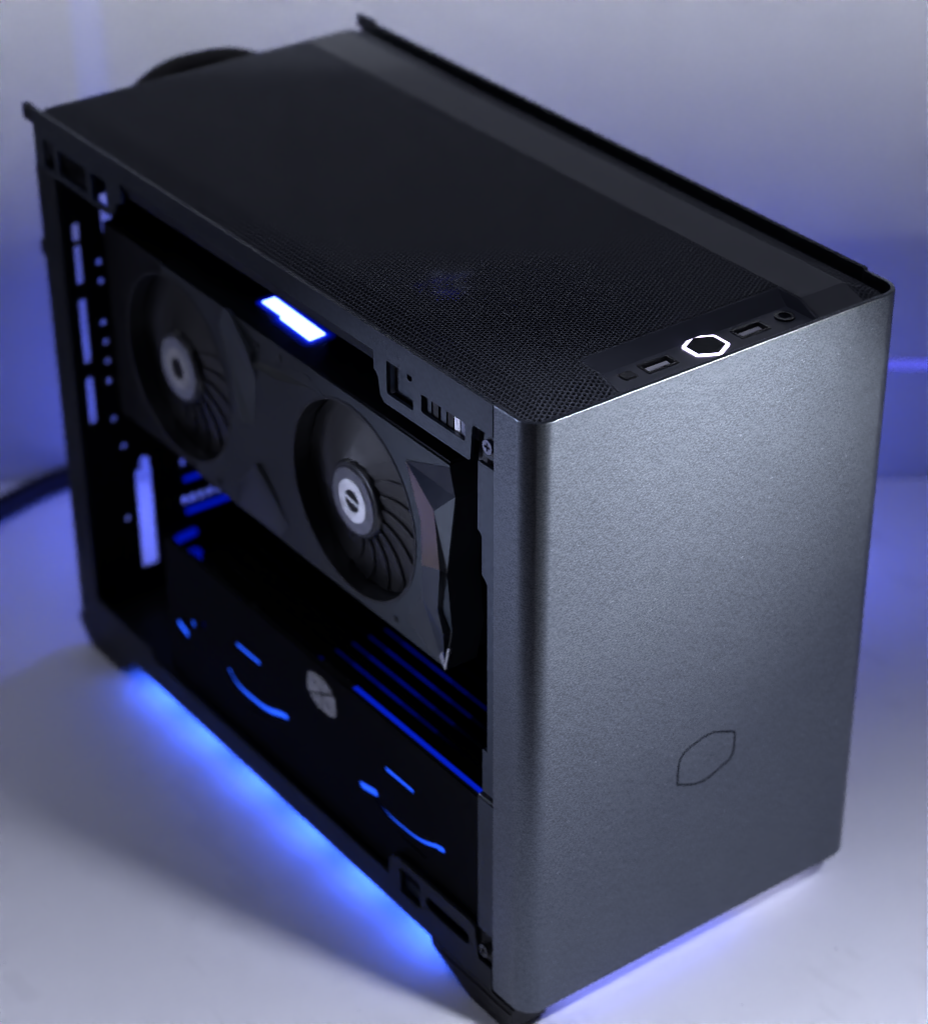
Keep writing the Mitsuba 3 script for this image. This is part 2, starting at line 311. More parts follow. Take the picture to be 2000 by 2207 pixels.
# rear post and bottom rail of the left side
obj('rear_post', plate_yz(P((0.3565, 0.0200), (0.3745, 0.0200), (0.3745, 0.2690), (0.3565, 0.2690)), 0.0002, 0.0020) + bx(0.0, 0.004, 0.3745, 0.3775, 0.2215, 0.2290), 'black_steel', case, smooth=False)
obj('rear_post_return', bx(0.0020, 0.0100, 0.3700, 0.3745, 0.0200, 0.2690), 'black_steel', case, smooth=False)
brl = P((0.0243, 0.0150), (0.3745, 0.0150), (0.3745, 0.0360), (0.3230, 0.0340), (0.3030, 0.0345), (0.3000, 0.0290), (0.0990, 0.0290), (0.0975, 0.0390), (0.0950, 0.0420), (0.0900, 0.0428), (0.0390, 0.0432), (0.0360, 0.0420), (0.0335, 0.0270), (0.0243, 0.0270))
brl = brl.difference(R(0.0752, 0.0900, 0.0245, 0.0385, 0.001)).difference(path([(0.0672, 0.0325), (0.0430, 0.0325)], 0.0070))
obj('bottom_rail', plate_yz(brl, 0.0, 0.0016), 'black_steel', case, smooth=False)
obj('bottom_rail_recess', plate_yz(R(0.0740, 0.0910, 0.0235, 0.0395), 0.0035, 0.0050) - cyl_x(0.0812, 0.0308, 0.0020, 0.003, 0.007, 20), 'rail_paint', case, smooth=False)
obj('screw_plate', bx(0.0022, 0.0032, 0.0243, 0.0350, 0.0270, 0.0425), 'dark', case, smooth=False)
# feet
def foot(pts, w0, w1):
    a = plate_yz(Polygon(pts), w0, w1)
    return a
ff = foot([(0.0672, 0.0138), (0.0655, 0.0100), (0.0400, 0.0006), (0.0360, 0.0), (0.0120, 0.0), (0.0090, 0.0040), (0.0090, 0.0142)], 0.0004, 0.018)
obj('foot', ff - bx(-0.001, 0.0012, 0.010, 0.0600, 0.0105, 0.0122), 'rubber', case, smooth=False)
rf = foot([(0.3790, 0.0148), (0.3785, 0.0115), (0.3700, 0.0020), (0.3660, 0.0), (0.3400, 0.0), (0.3300, 0.0060), (0.3230, 0.0148)], 0.0004, 0.018)
obj('foot', rf, 'rubber', case, smooth=False)
for s in (ff.translate((0, 0.026, 0)), rf): obj('foot', s.translate((W - 0.0420, 0, 0)), 'rubber', case, smooth=False)

# right side panel, its top edge standing proud of the mesh
obj('side_panel', bx(0.1834, 0.1854, 0.0215, 0.3735, 0.0160, 0.2978) + bx(0.1834, 0.1856, 0.3640, 0.3770, 0.2930, 0.2992), 'black_steel', case, smooth=False)
obj('inner_wall', bx(0.1790, 0.1800, 0.0250, 0.3690, 0.0165, 0.2860), 'dark', case, smooth=False)
obj('bottom_plate', bx(0.0020, 0.1830, 0.0040, 0.3740, 0.0152, 0.0166), 'black_steel', case, smooth=False)
obj('front_bulkhead', bx(0.0040, 0.1820, 0.0300, 0.0312, 0.0170, 0.2860), 'dark', case, smooth=False)
# rear wall with its vents
rear = R(0.0100, 0.1830, 0.0170, 0.2960)
vents = [R(0.0142, 0.0180, 0.2295, 0.2390, 0.0015), R(0.0142, 0.0180, 0.2070, 0.2275, 0.0018), R(0.0140, 0.0180, 0.1640, 0.1990, 0.0018), R(0.0138, 0.0179, 0.1300, 0.1560, 0.0018),
         R(0.0362, 0.0456, 0.0370, 0.0955, 0.0008), R(0.0396, 0.0450, 0.0950, 0.1020, 0.0008), R(0.0300, 0.0356, 0.2300, 0.2500, 0.001)]
for x, z_ in ((0.0270, 0.2156), (0.0272, 0.2052), (0.0264, 0.1832), (0.0268, 0.1725), (0.0268, 0.1618), (0.0265, 0.1507), (0.0272, 0.1289), (0.0313, 0.1117), (0.0301, 0.0693)):
    vents.append(Point(x, z_).buffer(0.0016))
for x in (0.0637, 0.0686, 0.0735, 0.0786, 0.0838): vents.append(R(x - 0.0014, x + 0.0014, 0.0655, 0.0705, 0.0008))
for x in (0.0640, 0.0692): vents.append(R(x - 0.0014, x + 0.0014, 0.0885, 0.0930, 0.0008))
for v in vents: rear = rear.difference(v)
obj('rear_wall', plate_xz(rear, 0.3700, 0.3712), 'dark', case, smooth=False)
BIT_GLOW = np.array([0.0, 0.006, 0.42])
light('board_led', bx(0.0640, 0.0905, 0.3685, 0.3695, 0.0605, 0.0630), BIT_GLOW * 1.1, case)  # small blue emissive pieces just before the rear wall
light('board_led', bx(0.0640, 0.0760, 0.3685, 0.3695, 0.0800, 0.0822), BIT_GLOW * 1.1, case)
light('board_led', plate_xz(seg((0.0580, 0.0470), (0.0670, 0.0480), 0.0042), 0.3685, 0.3695), BIT_GLOW * 0.9, case)
light('board_led', plate_xz(Point(0.0660, 0.0330).buffer(0.0048).difference(Point(0.0655, 0.0340).buffer(0.0024)), 0.3685, 0.3695), BIT_GLOW * 0.8, case)
light('board_led', bx(0.0390, 0.0402, 0.3685, 0.3695, 0.2460, 0.2530), BIT_GLOW * 3, case)

# ---- top cover: perforated steel sheet with bent-down edges and one plain band
X0, X1, Y0, Y1, RC = 0.0024, 0.1790, 0.0026, 0.3725, 0.0075
ZM, DROP, BW = 0.2990, 0.0046, 0.0132
per = R(X0, X1, Y0, Y1, RC)
def hz(x, y):
    qx = np.abs(x - (X0 + X1) / 2) - (X1 - X0) / 2 + RC; qy = np.abs(y - (Y0 + Y1) / 2) - (Y1 - Y0) / 2 + RC
    d = RC - np.hypot(np.maximum(qx, 0), np.maximum(qy, 0)) - np.minimum(np.maximum(qx, qy), 0)
    return ZM - DROP * np.clip(1 - d / BW, 0, 1.0)
IOX0, IOX1, IOY = 0.0438, 0.1428, 0.0281
BX0, BX1 = 0.1441, 0.1664
def perforated():
    p = 0.00206; r0, r1 = p / math.sqrt(3), 0.00088
    nx, ny = int((X1 - X0) / (p * 0.866)) + 2, int((Y1 - Y0) / p) + 2
    ix, iy = np.meshgrid(np.arange(nx), np.arange(ny), indexing='ij')
    cx = X0 + 0.0004 + ix * p * math.sqrt(3) / 2; cy = Y0 + 0.0004 + (iy + 0.5 * (ix % 2)) * p
    cx, cy = cx.ravel(), cy.ravel()
    qx = np.abs(cx - (X0 + X1) / 2) - (X1 - X0) / 2 + RC; qy = np.abs(cy - (Y0 + Y1) / 2) - (Y1 - Y0) / 2 + RC
    d = RC - np.hypot(np.maximum(qx, 0), np.maximum(qy, 0)) - np.minimum(np.maximum(qx, qy), 0)
    ok = (d > 0.0012) & ~((cx > IOX0 - 0.001) & (cx < IOX1 + 0.001) & (cy < IOY + 0.001)) & ~((cx > BX0) & (cx < BX1))
    cx, cy = cx[ok], cy[ok]; n = len(cx)
    a = np.arange(6) * math.pi / 3
    ho = np.stack([np.cos(a), np.sin(a)], 1)            # points along x: columns stand .866 p apart
    def ring(r, dz):
        x = cx[:, None] + r * ho[None, :, 0]; y = cy[:, None] + r * ho[None, :, 1]
        return np.stack([x, y, hz(x, y) + dz], -1)
    A, B, C = ring(r0 * 1.0, 0), ring(r1, 0), ring(r1, -0.0008)
    V = np.concatenate([A, B, C], 1)                    # n x 18 x 3
    F = []
    for k in range(6):
        j = (k + 1) % 6
        F += [[k, j, 6 + k], [j, 6 + j, 6 + k], [6 + k, 6 + j, 12 + k], [6 + j, 12 + j, 12 + k]]
    F = (np.array(F)[None] + (np.arange(n) * 18)[:, None, None]).reshape(-1, 3)
    return trimesh.Trimesh(V.reshape(-1, 3), F, process=False)
def sheet(poly, dz, step=0.003):
    """A strip of the cover without holes: the flat polygon cut into a grid, then bent like the cover."""
    x0, y0, x1, y1 = poly.bounds; V, F = [], []
    xs = np.unique(np.r_[np.arange(x0, x1, step), x1, [v for v in (X0 + BW, X1 - BW) if x0 < v < x1]]); ys = np.unique(np.r_[np.arange(y0, y1, step), y1, [v for v in (Y0 + BW, Y1 - BW) if y0 < v < y1]])
    from shapely.prepared import prep
    pp = prep(poly)
    for i in range(len(xs) - 1):
        for j in range(len(ys) - 1):
            c = sbox(xs[i], ys[j], xs[i + 1], ys[j + 1])
            if pp.contains(c): q = c
            elif pp.intersects(c): q = c.intersection(poly)
            else: continue
            for g in (q.geoms if hasattr(q, 'geoms') else [q]):
                if g.area < 1e-12 or g.geom_type != 'Polygon': continue
                cs = np.array(g.exterior.coords)[:-1]
                if Polygon(cs).exterior.is_ccw is False: cs = cs[::-1]
                b = len(V); V += [(x, y, hz(x, y) + dz) for x, y in cs]
                F += [[b, b + k, b + k + 1] for k in range(1, len(cs) - 1)]
    return trimesh.Trimesh(np.array(V), F, process=False)
tc = obj('top_cover', sheet(R(BX0 - 0.0004, BX1 + 0.0004, Y0, Y1).intersection(per), 0.00015), 'band_steel', case, smooth=20)
stuff(obj('perforated_mesh', perforated(), 'mesh_steel', tc, smooth=False))
io_cut = R(IOX0, IOX1, -0.01, IOY)
rim = per.difference(per.buffer(-0.0022)).union(sbox(IOX0 - 0.0014, Y0, IOX1 + 0.0014, IOY + 0.0014).intersection(per)).difference(io_cut)
obj('cover_rim', sheet(rim, -0.00035, 0.004), 'mesh_steel', tc, smooth=False)
def skirt(poly, h):
    c = np.array(poly.exterior.coords)[:-1]; n = len(c)
    z_ = hz(c[:, 0], c[:, 1])
    V = np.vstack([np.c_[c, z_], np.c_[c, z_ - h]]); F = []
    for i in range(n):
        j = (i + 1) % n; F += [[i, n + i, j], [j, n + i, n + j]]
    return trimesh.Trimesh(V, F, process=False)
obj('cover_skirt', skirt(per, 0.006), 'mesh_steel', tc, smooth=30)
obj('dust_screen', bx(0.004, 0.180, 0.030, 0.372, 0.2875, 0.2880), 'dark', case, smooth=False)
# glints of lit parts seen through the holes, painted as small glowing bits
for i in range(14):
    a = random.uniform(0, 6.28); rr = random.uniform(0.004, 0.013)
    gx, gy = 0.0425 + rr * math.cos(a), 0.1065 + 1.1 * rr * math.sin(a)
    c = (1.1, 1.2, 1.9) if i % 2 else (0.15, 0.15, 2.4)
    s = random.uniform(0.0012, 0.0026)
    light('painted_glint', bx(gx - s, gx + s, gy - s * 0.6, gy + s * 0.6, 0.2966, 0.2970), c, case)

# ---- front ports in their recess
IOZ = 0.2940
io = obj('port_panel', plate_xy(R(IOX0 + 0.0012, IOX1 - 0.0012, 0.0020, 0.0212), IOZ - 0.002, IOZ)
         - bx(0.0641, 0.0774, 0.0116, 0.0178, IOZ - 0.005, IOZ + 0.01) - bx(0.1104, 0.1237, 0.0116, 0.0178, IOZ - 0.005, IOZ + 0.01)
         - Manifold.cylinder(0.02, 0.0026, 0.0026, 28).translate((0.1345, 0.0146, IOZ - 0.01)), 'port_paint', case, smooth=False)
sl = trimesh.Trimesh([(IOX0 + .0012, .0212, IOZ), (IOX1 - .0012, .0212, IOZ), (IOX1, IOY, ZM - 0.0002), (IOX0, IOY, ZM - 0.0002),
                      (IOX0 + .0012, .0020, IOZ), (IOX0, .0026, 0.2946), (IOX1 - .0012, .0020, IOZ), (IOX1, .0026, 0.2946), (IOX0, Y0 + BW, ZM - 0.0002), (IOX1, Y0 + BW, ZM - 0.0002)],
                     [[0, 1, 2], [0, 2, 3], [4, 0, 8], [0, 3, 8], [4, 8, 5], [1, 6, 9], [2, 1, 9], [6, 7, 9]], process=False)
obj('recess_slope', sl, 'port_paint', io, smooth=False)
for cx_ in (0.0708, 0.1170):
    u = R(cx_ - 0.0074, cx_ + 0.0074, 0.0108, 0.0186, 0.0006).difference(R(cx_ - 0.0064, cx_ + 0.0064, 0.0118, 0.0176))
    k = obj('usb_port', plate_xy(u, IOZ - 0.0005, IOZ + 0.0003) + plate_xy(R(cx_ - 0.0066, cx_ + 0.0066, 0.0117, 0.0178).difference(R(cx_ - 0.0061, cx_ + 0.0061, 0.0121, 0.0174)), IOZ - 0.006, IOZ - 0.0002), 'black_gloss', io, smooth=False)
    obj('usb_tongue', bx(cx_ - 0.0056, cx_ + 0.0056, 0.0142, 0.0166, IOZ - 0.006, IOZ - 0.0010), 'emblem_grey', io, smooth=False)
    obj('usb_floor', bx(cx_ - 0.0064, cx_ + 0.0064, 0.0118, 0.0176, IOZ - 0.0075, IOZ - 0.0036), 'dark', io, smooth=False)
obj('audio_jack', plate_xy(Point(0.1345, 0.0146).buffer(0.0040).difference(Point(0.1345, 0.0146).buffer(0.0026)), IOZ - 0.001, IOZ + 0.0009), 'black_gloss', io)
obj('reset_button', plate_xy(R(0.0528, 0.0594, 0.0116, 0.0176, 0.0012).difference(R(0.0532, 0.0590, 0.0120, 0.0172, 0.0010)), IOZ - 0.001, IOZ + 0.0001) + plate_xy(R(0.0534, 0.0588, 0.0122, 0.0170, 0.001), IOZ - 0.001, IOZ + 0.0005), 'black_gloss', io, smooth=False)
hexa = Polygon([(0.0945 + 0.0097 * math.cos(math.radians(30 + 60 * k)), 0.0148 + 0.0090 * math.sin(math.radians(30 + 60 * k))) for k in range(6)]).buffer(-0.0016).buffer(0.0016)
pb = obj('power_button', cham(hexa.buffer(-0.0015), 0.0024, 0.0004).translate((0, 0, IOZ - 0.0016)), 'black_steel', io, smooth=20)
light('power_ring_light', plate_xy(hexa.difference(hexa.buffer(-0.0015)), IOZ - 0.001, IOZ + 0.0005), (2.6, 2.3, 3.8), io)

# ---- lower bracket with fan slots, lit from behind
PX = 0.0034
br = P((0.0325, 0.1078), (0.2830, 0.1078), (0.2860, 0.1045), (0.2860, 0.0300), (0.0325, 0.0300))
slots = []
def slots_at(y0, kind):
    s = [path([(y0 - 0.0100, 0.0820), (y0 + 0.0096, 0.0818)], 0.0030)]
    arc = [(y0 - 0.0310, 0.0640), (y0 - 0.0270, 0.0631), (y0 - 0.0190, 0.0600), (y0 - 0.0095, 0.0579), (y0 + 0.0010, 0.0574), (y0 + 0.0095, 0.0578), (y0 + 0.0145, 0.0597), (y0 + 0.0175, 0.0622)]
    from scipy.interpolate import CubicSpline
    aa = np.array(arc); tt = np.r_[0, np.cumsum(np.linalg.norm(np.diff(aa, axis=0), axis=1))]
    arc = [tuple(q) for q in CubicSpline(tt, aa)(np.linspace(0, tt[-1], 40))]
    s.append(path(arc, 0.0024 + 0.0010 * kind)); s.append(path([(y0 - 0.0318, 0.0643), (y0 - 0.0270, 0.0630)], 0.0034))
    s.append(path([(y0 + 0.0180, 0.0634), (y0 + 0.0290, 0.0610)], 0.0042) if kind == 0 else Point(y0 + 0.0177, 0.0622).buffer(0.0019))
    return s
from shapely import affinity
slots += [affinity.translate(q, -0.0008, -0.0006) for q in slots_at(0.0944, 0)] + [affinity.translate(q, 0.0, -0.0026) for q in slots_at(0.2143, 1)]
slots += [path([(0.2772, 0.0614), (0.2712, 0.0596)], 0.0052), Point(0.2637, 0.0689).buffer(0.0022)]
dim = [Point(0.2536, 0.0738).buffer(0.0018), path([(0.0926, 0.0524), (0.0741, 0.0518)], 0.0013), path([(0.2140, 0.0500), (0.2000, 0.0508)], 0.0012)]
cut = unary_union(slots + dim)
bracket = obj('lower_bracket', plate_yz(br.difference(cut), PX, PX + 0.0010), 'bracket_black', case, smooth=False)
obj('bracket_edge', bx(PX + 0.0010, PX + 0.0021, 0.0345, 0.2830, 0.1070, 0.1080), 'black_steel', bracket, smooth=False)
for s in slots: light('light_slot', plate_yz(s.buffer(0.0003), PX + 0.0014, PX + 0.0020), BLUE * np.array([0.5, 1.2, 1.6]), bracket)
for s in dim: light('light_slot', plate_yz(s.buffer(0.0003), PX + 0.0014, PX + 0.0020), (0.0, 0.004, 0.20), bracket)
# grey hexagon badge made of separate pieces
ec = np.array([(0.1626, 0.0990), (0.1618, 0.1015), (0.1571, 0.1030), (0.1500, 0.1035), (0.1446, 0.1005), (0.1415, 0.0975), (0.1407, 0.0905), (0.1413, 0.0880), (0.1453, 0.0868), (0.1541, 0.0864), (0.1597, 0.0890), (0.1629, 0.0925)])
eh = affinity.translate(Polygon(ec), -0.0008, -0.0015)
cutl = unary_union([path([(0.1517, 0.0950), (0.1517 + 0.02 * math.cos(a), 0.0950 + 0.02 * math.sin(a))], 0.0011) for a in np.radians([35, 95, 155, 215, 275, 335])] + [Point(0.1560, 0.0985).buffer(0.0012), Point(0.1470, 0.0915).buffer(0.0012), Point(0.1475, 0.0985).buffer(0.0010), Point(0.1560, 0.0912).buffer(0.0010)])
obj('badge', plate_yz(eh.difference(affinity.translate(cutl, -0.0008, -0.0015)), PX - 0.0005, PX), 'emblem_grey', bracket, smooth=False)
# slatted shelf behind the bracket, the light fading along it built as stepped glowing bars
for i, x in enumerate((0.0122, 0.0213, 0.0304, 0.0395, 0.0486, 0.0577, 0.0668, 0.0759)):
    obj('slat', bx(x + 0.0010, x + 0.0078, 0.0345, 0.2850, 0.0888, 0.0900), 'bracket_black', case, smooth=False)
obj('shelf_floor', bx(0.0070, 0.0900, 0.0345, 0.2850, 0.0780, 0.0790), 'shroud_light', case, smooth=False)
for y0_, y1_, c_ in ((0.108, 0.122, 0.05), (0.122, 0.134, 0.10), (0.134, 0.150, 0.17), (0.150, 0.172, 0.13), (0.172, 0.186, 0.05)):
    light('shelf_glow', bx(0.0240, 0.0620, y0_, y1_, 0.0840, 0.0846), (0.0, 0.02 * c_, c_), case)
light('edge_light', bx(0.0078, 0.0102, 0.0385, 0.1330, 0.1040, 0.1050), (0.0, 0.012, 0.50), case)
obj('edge_light_holder', bx(0.0070, 0.0110, 0.0345, 0.1600, 0.1000, 0.1038), 'dark', case, smooth=False)

# ---- wiring and small connectors in the gap behind the front flange
for k, (y_, x_, r_) in enumerate(((0.046, 0.030, 0.0017), (0.050, 0.036, 0.0015), (0.055, 0.041, 0.0017), (0.043, 0.024, 0.0012))):
    obj('wire', tube([(x_, y_ - 0.006, 0.255), (x_ - 0.004, y_, 0.235), (x_ + 0.003, y_ + 0.004, 0.200), (x_ - 0.002, y_ - 0.002, 0.165), (x_ + 0.004, y_ + 0.003, 0.130), (x_ + 0.010, y_ + 0.012, 0.092)], r_, n=8, sub=5), 'cable_sleeve', case)
for y_, z_, m_, h_ in ((0.0445, 0.214, 'copper', 0.004), (0.0440, 0.186, 'copper', 0.006), (0.0455, 0.172, 'sticker', 0.003), (0.0420, 0.231, 'silver', 0.003)):
    obj('connector', bx(0.0190, 0.0220, y_ - 0.0018, y_ + 0.0018, z_ - h_ / 2, z_ + h_ / 2), m_, case, smooth=False)
obj('cable_clip', bx(0.0180, 0.0240, 0.0380, 0.0440, 0.196, 0.203), 'rubber', case, smooth=False)
for y_, z_ in ((0.120, 0.0905), (0.170, 0.0905), (0.230, 0.0905)):
    obj('shelf_screw', Manifold.cylinder(0.0015, 0.0026, 0.0022, 16).translate((0.0180, y_, z_)), 'screw_steel', case)

# ---- blue light strips and an added pale fill under the case
for i, y in enumerate((0.082, 0.128, 0.174, 0.220, 0.266, 0.308)):
    light('underglow_and_fill_light', bx(0.0060, 0.0200, y - 0.015, y + 0.015, 0.0125, 0.0140), np.array([0.04, 0.12, 1.0]) * 12.0, case, 1.0)
light('underglow_and_fill_light', bx(0.0240, 0.1250, 0.0050, 0.0230, 0.0130, 0.0140), (0.55, 0.62, 2.2), case, 1.0)
light('underglow_and_fill_light', bx(0.1260, 0.1720, 0.0050, 0.0230, 0.0130, 0.0140), (0.78, 0.80, 1.25), case, 1.0)  # pale light added to fill the dark gap under the panel

# ------------------------------------------------------------------ graphics card
gpu = thing('graphics_card', 'dark angular graphics card with two fans and a lit logo inside the open case', 'graphics card')
GX = 0.0135
F1, F2, FR = (0.1375, 0.1982), (0.2782, 0.2000), 0.0455
out = P((0.0690, 0.2476), (0.3420, 0.2494), (0.3400, 0.1500), (0.1960, 0.1500), (0.1650, 0.1496), (0.0760, 0.1500), (0.0730, 0.1484), (0.0682, 0.1700), (0.0715, 0.1968), (0.0652, 0.2346))
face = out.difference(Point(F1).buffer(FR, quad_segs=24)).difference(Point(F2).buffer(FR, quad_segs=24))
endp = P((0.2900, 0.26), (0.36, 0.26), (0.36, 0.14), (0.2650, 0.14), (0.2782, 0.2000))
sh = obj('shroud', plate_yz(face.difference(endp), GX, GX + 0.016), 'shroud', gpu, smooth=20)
obj('shaded_shroud_end', plate_yz(face.intersection(endp.buffer(-0.0003)), GX + 0.0012, GX + 0.016), 'dark', gpu, smooth=20)  # rear end of the shroud, its shade put into a dark material
obj('card_body', bx(GX + 0.016, GX + 0.034, 0.0760, 0.3420, 0.1510, 0.2470), 'dark', gpu, smooth=False)
obj('top_face', plate_xy(R(GX + 0.0012, GX + 0.034, 0.0700, 0.3410), 0.2476, 0.2484), 'black_gloss', gpu, smooth=False)
def facet(name, pts, m):
    """pts: (y, z, height above the shroud face); a facet with real thickness down to the face."""
    pts = [(y - 1.34 * h, z_ + 1.02 * h, h) for y, z_, h in pts]      # measured in the shroud's plane; a raised corner stands nearer
    v = np.array([(GX - h, y, z_) for y, z_, h in pts] + [(GX + 0.0006, y, z_) for y, z_, h in pts]); n = len(pts)
    f = [[0, k, k + 1] for k in range(1, n - 1)] + [[n, n + k + 1, n + k] for k in range(1, n - 1)]
    for k in range(n): j = (k + 1) % n; f += [[k, n + k, j], [j, n + k, n + j]]
    m_ = trimesh.Trimesh(v, f, process=False); m_.fix_normals()
    obj(name, m_, m, sh, smooth=False)
h0 = 0.0002
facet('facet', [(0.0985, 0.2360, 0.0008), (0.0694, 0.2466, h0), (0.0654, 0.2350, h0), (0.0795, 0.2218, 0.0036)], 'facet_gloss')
facet('facet', [(0.0985, 0.2360, 0.0008), (0.0795, 0.2218, 0.0036), (0.0886, 0.2124, 0.0016), (0.0896, 0.2205, h0)], 'facet_warm_reflection')
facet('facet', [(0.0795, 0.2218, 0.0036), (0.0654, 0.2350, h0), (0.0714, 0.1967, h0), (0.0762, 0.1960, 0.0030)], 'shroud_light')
facet('facet', [(0.0886, 0.2124, 0.0016), (0.0795, 0.2218, 0.0036), (0.0762, 0.1960, 0.0030), (0.0885, 0.1918, h0)], 'facet_warm_reflection')
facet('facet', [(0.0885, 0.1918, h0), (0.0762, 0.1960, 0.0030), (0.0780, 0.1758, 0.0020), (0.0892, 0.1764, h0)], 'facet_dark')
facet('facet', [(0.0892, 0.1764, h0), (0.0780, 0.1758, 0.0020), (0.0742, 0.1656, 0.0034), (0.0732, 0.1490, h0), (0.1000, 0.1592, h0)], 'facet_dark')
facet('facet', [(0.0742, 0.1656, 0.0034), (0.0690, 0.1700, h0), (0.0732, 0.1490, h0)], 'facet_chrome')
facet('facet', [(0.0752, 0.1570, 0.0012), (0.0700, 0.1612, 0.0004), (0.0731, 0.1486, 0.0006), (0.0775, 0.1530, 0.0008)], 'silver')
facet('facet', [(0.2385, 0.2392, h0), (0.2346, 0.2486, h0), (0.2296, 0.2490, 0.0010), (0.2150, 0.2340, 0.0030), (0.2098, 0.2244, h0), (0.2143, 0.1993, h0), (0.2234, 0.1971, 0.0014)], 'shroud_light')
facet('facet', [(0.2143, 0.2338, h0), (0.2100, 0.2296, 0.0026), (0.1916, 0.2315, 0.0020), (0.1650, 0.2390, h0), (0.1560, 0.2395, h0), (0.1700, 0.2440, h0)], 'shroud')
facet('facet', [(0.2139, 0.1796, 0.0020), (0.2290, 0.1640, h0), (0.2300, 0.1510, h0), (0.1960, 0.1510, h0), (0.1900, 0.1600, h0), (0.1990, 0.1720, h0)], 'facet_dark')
for y_, z_ in ((0.1080, 0.1545), (0.2080, 0.2410), (0.1900, 0.2425), (0.2480, 0.1545)):
    sk = cyl_x(y_, z_, 0.0017, GX - 0.0006, GX + 0.001, 20) - plate_yz(R(y_ - 0.0010, y_ + 0.0010, z_ - 0.0002, z_ + 0.0002).union(R(y_ - 0.0002, y_ + 0.0002, z_ - 0.0010, z_ + 0.0010)), GX - 0.001, GX - 0.0002)
    obj('shroud_screw', sk, 'facet_dark', sh, smooth=30)
# lit logo and dark lettering on the upper face
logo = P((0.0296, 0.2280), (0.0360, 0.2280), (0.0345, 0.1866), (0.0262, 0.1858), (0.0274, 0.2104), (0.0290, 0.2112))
for w_, c_ in ((0.0045, (0.0, 0.0012, 0.07)), (0.0028, (0.0, 0.004, 0.28)), (0.0014, (0.0, 0.02, 1.0))): light('logo_halo', plate_xy(logo.buffer(w_).intersection(sbox(GX + 0.0012, 0.07, GX + 0.034, 0.34)), 0.2484 , 0.2490 - w_ * 0.1), c_, gpu)  # blue halo around the logo painted as dim emissive plates
light('logo_light', plate_xy(logo, 0.2486, 0.2494), (1.3, 2.2, 12.0), gpu, 0.3)
try:
    txt = meshkit.text_mesh('GEFORCE RTX', 0.0075)
    tv = txt if isinstance(txt, trimesh.Trimesh) else trimesh.Trimesh(*txt)
    tv = tv.copy(); b = tv.bounds; tv.apply_translation(-b[0]); L = tv.extents[0]
    M = np.eye(4); M[:3, :3] = np.column_stack([-EY, EX, EZ]); M[:3, 3] = (0.0270, 0.3080, 0.2483)
    sc = np.diag([0.058 / L, 1, 0.0006 / max(tv.extents[2], 1e-6), 1.0])
    tv.apply_transform(M @ sc); tv.fix_normals()
    obj('lettering', tv, 'shroud', gpu, smooth=False)
except Exception as e:
    print('text', e)
def fan(c, ang, bar):
    y, z_ = c
    ring = plate_yz(Point(c).buffer(FR, quad_segs=24).difference(Point(c).buffer(FR - 0.0012, quad_segs=24)), GX - 0.0004, GX + 0.014)
    fk = obj('fan', ring, 'black_gloss', gpu, smooth=30)
    obj('fan_back', cyl_x(y, z_, FR, GX + 0.0145, GX + 0.0155, 48), 'dark', fk, smooth=False)
    nb = 19
    for k in range(nb):
        a0 = ang + 2 * math.pi * k / nb
        V, F = [], []; nr, nt = 8, 5
        for i in range(nr):
            r = 0.0160 + (FR - 0.0020 - 0.0160) * i / (nr - 1)
            sweep = 0.55 * ((r - 0.016) / (FR - 0.016)) ** 1.3
            wdt = 2 * math.pi / nb * (1.25 if r < 0.02 else 1.42)
            for j in range(nt):
                t = j / (nt - 1); th = a0 + sweep + wdt * t
                dep = 0.0022 + 0.0062 * (r - 0.016) / (FR - 0.016) + 0.0013 * t
                V.append((GX + dep, y + r * math.cos(th), z_ + r * math.sin(th)))
        for i in range(nr - 1):
            for j in range(nt - 1):
                q = i * nt + j; F += [[q, q + 1, q + nt], [q + 1, q + nt + 1, q + nt]]
        top = np.array(V); bot = top + np.array([0.0007, 0, 0]); nn = len(V)
        F2_ = F + [[nn + f[0], nn + f[2], nn + f[1]] for f in F]
        edge = [i * nt for i in range(nr)] + [(nr - 1) * nt + j for j in range(1, nt)] + [i * nt + nt - 1 for i in range(nr - 2, -1, -1)] + [j for j in range(nt - 2, 0, -1)]
        for q in range(len(edge)):
            a, b = edge[q], edge[(q + 1) % len(edge)]; F2_ += [[a, b, nn + a], [b, nn + b, nn + a]]
        m_ = trimesh.Trimesh(np.vstack([top, bot]), F2_, process=False); m_.fix_normals()
        obj('blade', m_, 'blade', fk, smooth=40)
    hub = Manifold.revolve(CrossSection([[(0, 0), (0.0176, 0), (0.0176, 0.0085), (0.0168, 0.0096), (0.0158, 0.0100), (0, 0.0100)]]), 40)
    obj('hub', xf(hub, (EZ, EY, -EX), (GX + 0.0105, y, z_)), 'black_gloss', fk, smooth=30)
    obj('hub_badge', cyl_x(y, z_, 0.0148, GX - 0.0001, GX + 0.0006, 40), 'dark_chrome', fk, smooth=30)
    rg = Point(c).buffer(0.0098).difference(Point(c).buffer(0.0052)).union(seg((y - 0.0052, z_ - 0.001), (y + 0.0052, z_ + 0.001), 0.0015) if bar else Point(c).buffer(1e-4))
    obj('hub_emblem', plate_yz(rg, GX - 0.0005, GX - 0.0001), 'sticker', fk, smooth=False)
    obj('hub_center', cyl_x(y, z_, 0.0050, GX - 0.0002, GX - 0.00005, 32), 'dark', fk, smooth=False)
fan(F1, 0.3, True); fan(F2, 0.75, False)

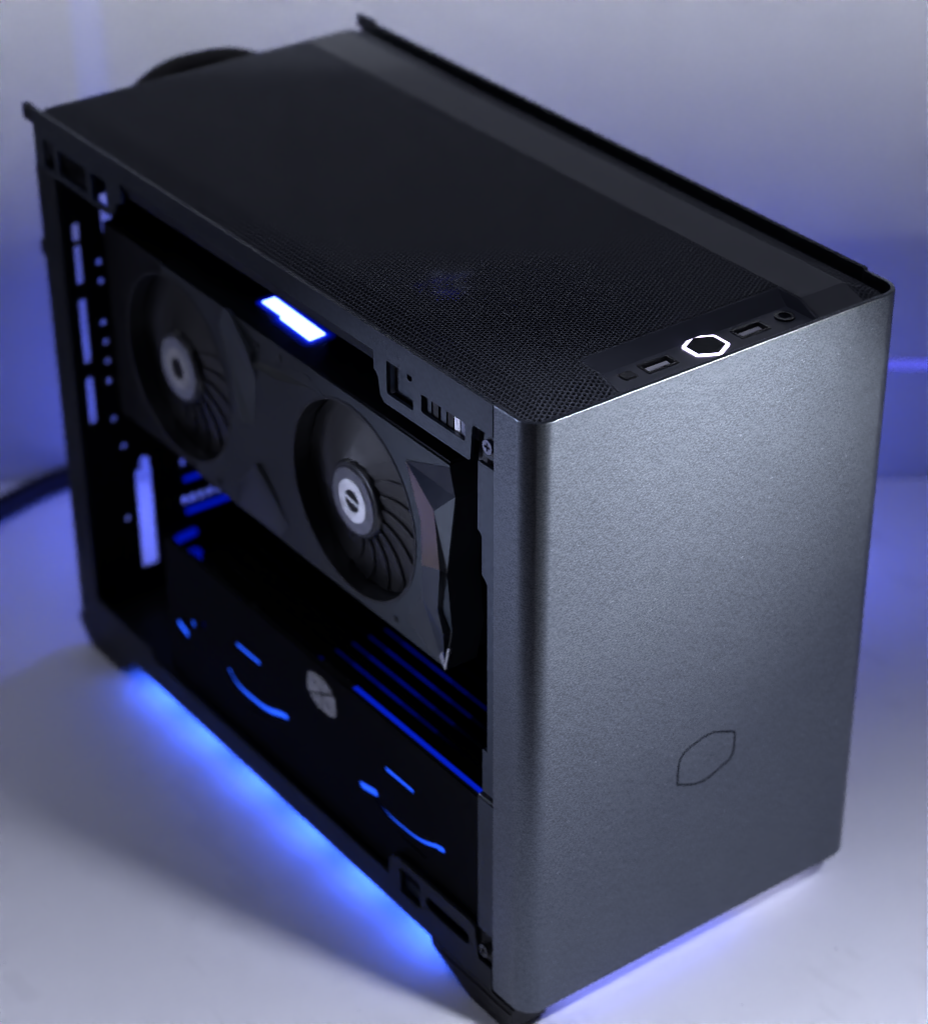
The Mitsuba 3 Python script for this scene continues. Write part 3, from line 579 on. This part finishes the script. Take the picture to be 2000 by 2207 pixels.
# ------------------------------------------------------------------ behind the case
ck = thing('power_cable', 'thick black cable looping behind the case and lying on the table', 'cable')
obj('cord', tube([(0.150, 0.386, 0.255), (0.143, 0.397, 0.271), (0.128, 0.402, 0.2800), (0.108, 0.404, 0.2825), (0.085, 0.404, 0.2800), (0.072, 0.407, 0.2680), (0.085, 0.414, 0.2420), (0.145, 0.425, 0.16), (0.170, 0.448, 0.05), (0.150, 0.482, 0.008), (0.110, 0.508, 0.0064), (0.073, 0.5165, 0.0064), (0.022, 0.5093, 0.0064), (-0.037, 0.487, 0.0064), (-0.16, 0.43, 0.0036)], 0.0064), 'cable_black', ck, smooth=60)
obj('plug', bx(0.126, 0.158, 0.3714, 0.388, 0.252, 0.272), 'rubber', ck, smooth=False)

s0 = thing('light_strip_and_streak', 'glowing blue light strip running along the wall beside the case', 'light strip')
obj('channel', along_wall(0.06, 1.0, 0.0003, 0.0012, 0.0700, 0.0770), 'trunking', s0, smooth=False)
light('glow_face', along_wall(0.06, 1.0, 0.0014, 0.0024, 0.0706, 0.0764), (0.10, 0.11, 0.80), s0)
cc = thing('light_strip_and_streak', 'faint vertical streak of blue light built as a glowing sheet on the wall above the rear of the case', 'light strip')
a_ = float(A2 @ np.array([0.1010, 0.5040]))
light('glow_face', along_wall(a_ - 0.0095, a_ + 0.0065, 0.0, 0.0012, 0.10, 1.2), (0.004, 0.012, 0.11), cc, bsdf='wall_paint')  # blue streak of light on the wall, built as a faintly glowing sheet
# blue lights added out of sight behind the case to tint wall and table
bl = thing('added_blue_light', 'small unseen blue light added behind the case to tint the wall', 'lamp')
c0 = np.array([0.235, 0.30])
obj('stand', bx(0.150, 0.172, 0.392, 0.414, 0.0, 0.03), 'rubber', bl, smooth=False)
light('tube', bx(0.152, 0.170, 0.394, 0.412, 0.031, 0.100), BLUE * np.array([1.5, 0.9, 1.0]) * 58, bl, 5.0)
bl2 = thing('added_blue_light', 'second unseen blue light added near the wall behind the case', 'lamp')  # second added light, for the wall on the right
bp_ = np.array(at2(0.130, 0.365))
obj('stand', bx(bp_[0] - 0.011, bp_[0] + 0.011, bp_[1] - 0.011, bp_[1] + 0.011, 0.0, 0.02), 'rubber', bl2, smooth=False)
light('tube', bx(bp_[0] - 0.009, bp_[0] + 0.009, bp_[1] - 0.009, bp_[1] + 0.009, 0.021, 0.095), BLUE * np.array([1.5, 0.9, 1.0]) * 13.5, bl2, 5.0)

# crumbs of dust on the table
rng = np.random.default_rng(11); specks = []
for px_, py_ in [(-0.125, 0.085), (-0.120, 0.083)] + [tuple(at2(rng.uniform(-0.28, 0.34), rng.uniform(0.02, 0.22))) for _ in range(46)]:
    if -0.004 < px_ < 0.19 and -0.004 < py_ < 0.38: continue
    q = trimesh.creation.icosphere(1, 0.00045 * rng.uniform(0.5, 1.3)); q.apply_scale([rng.uniform(0.8, 2.6), rng.uniform(0.7, 1.4), 0.5])
    q.apply_transform(trimesh.transformations.rotation_matrix(rng.uniform(0, 3.1), [0, 0, 1])); q.apply_translation((px_, py_, 0.0002)); specks.append(q)
k_ = obj('dust', trimesh.util.concatenate(specks), 'emblem_grey'); labels[k_] = {'kind': 'stuff', 'label': 'scattered dust crumbs on the white table', 'category': 'dust'}
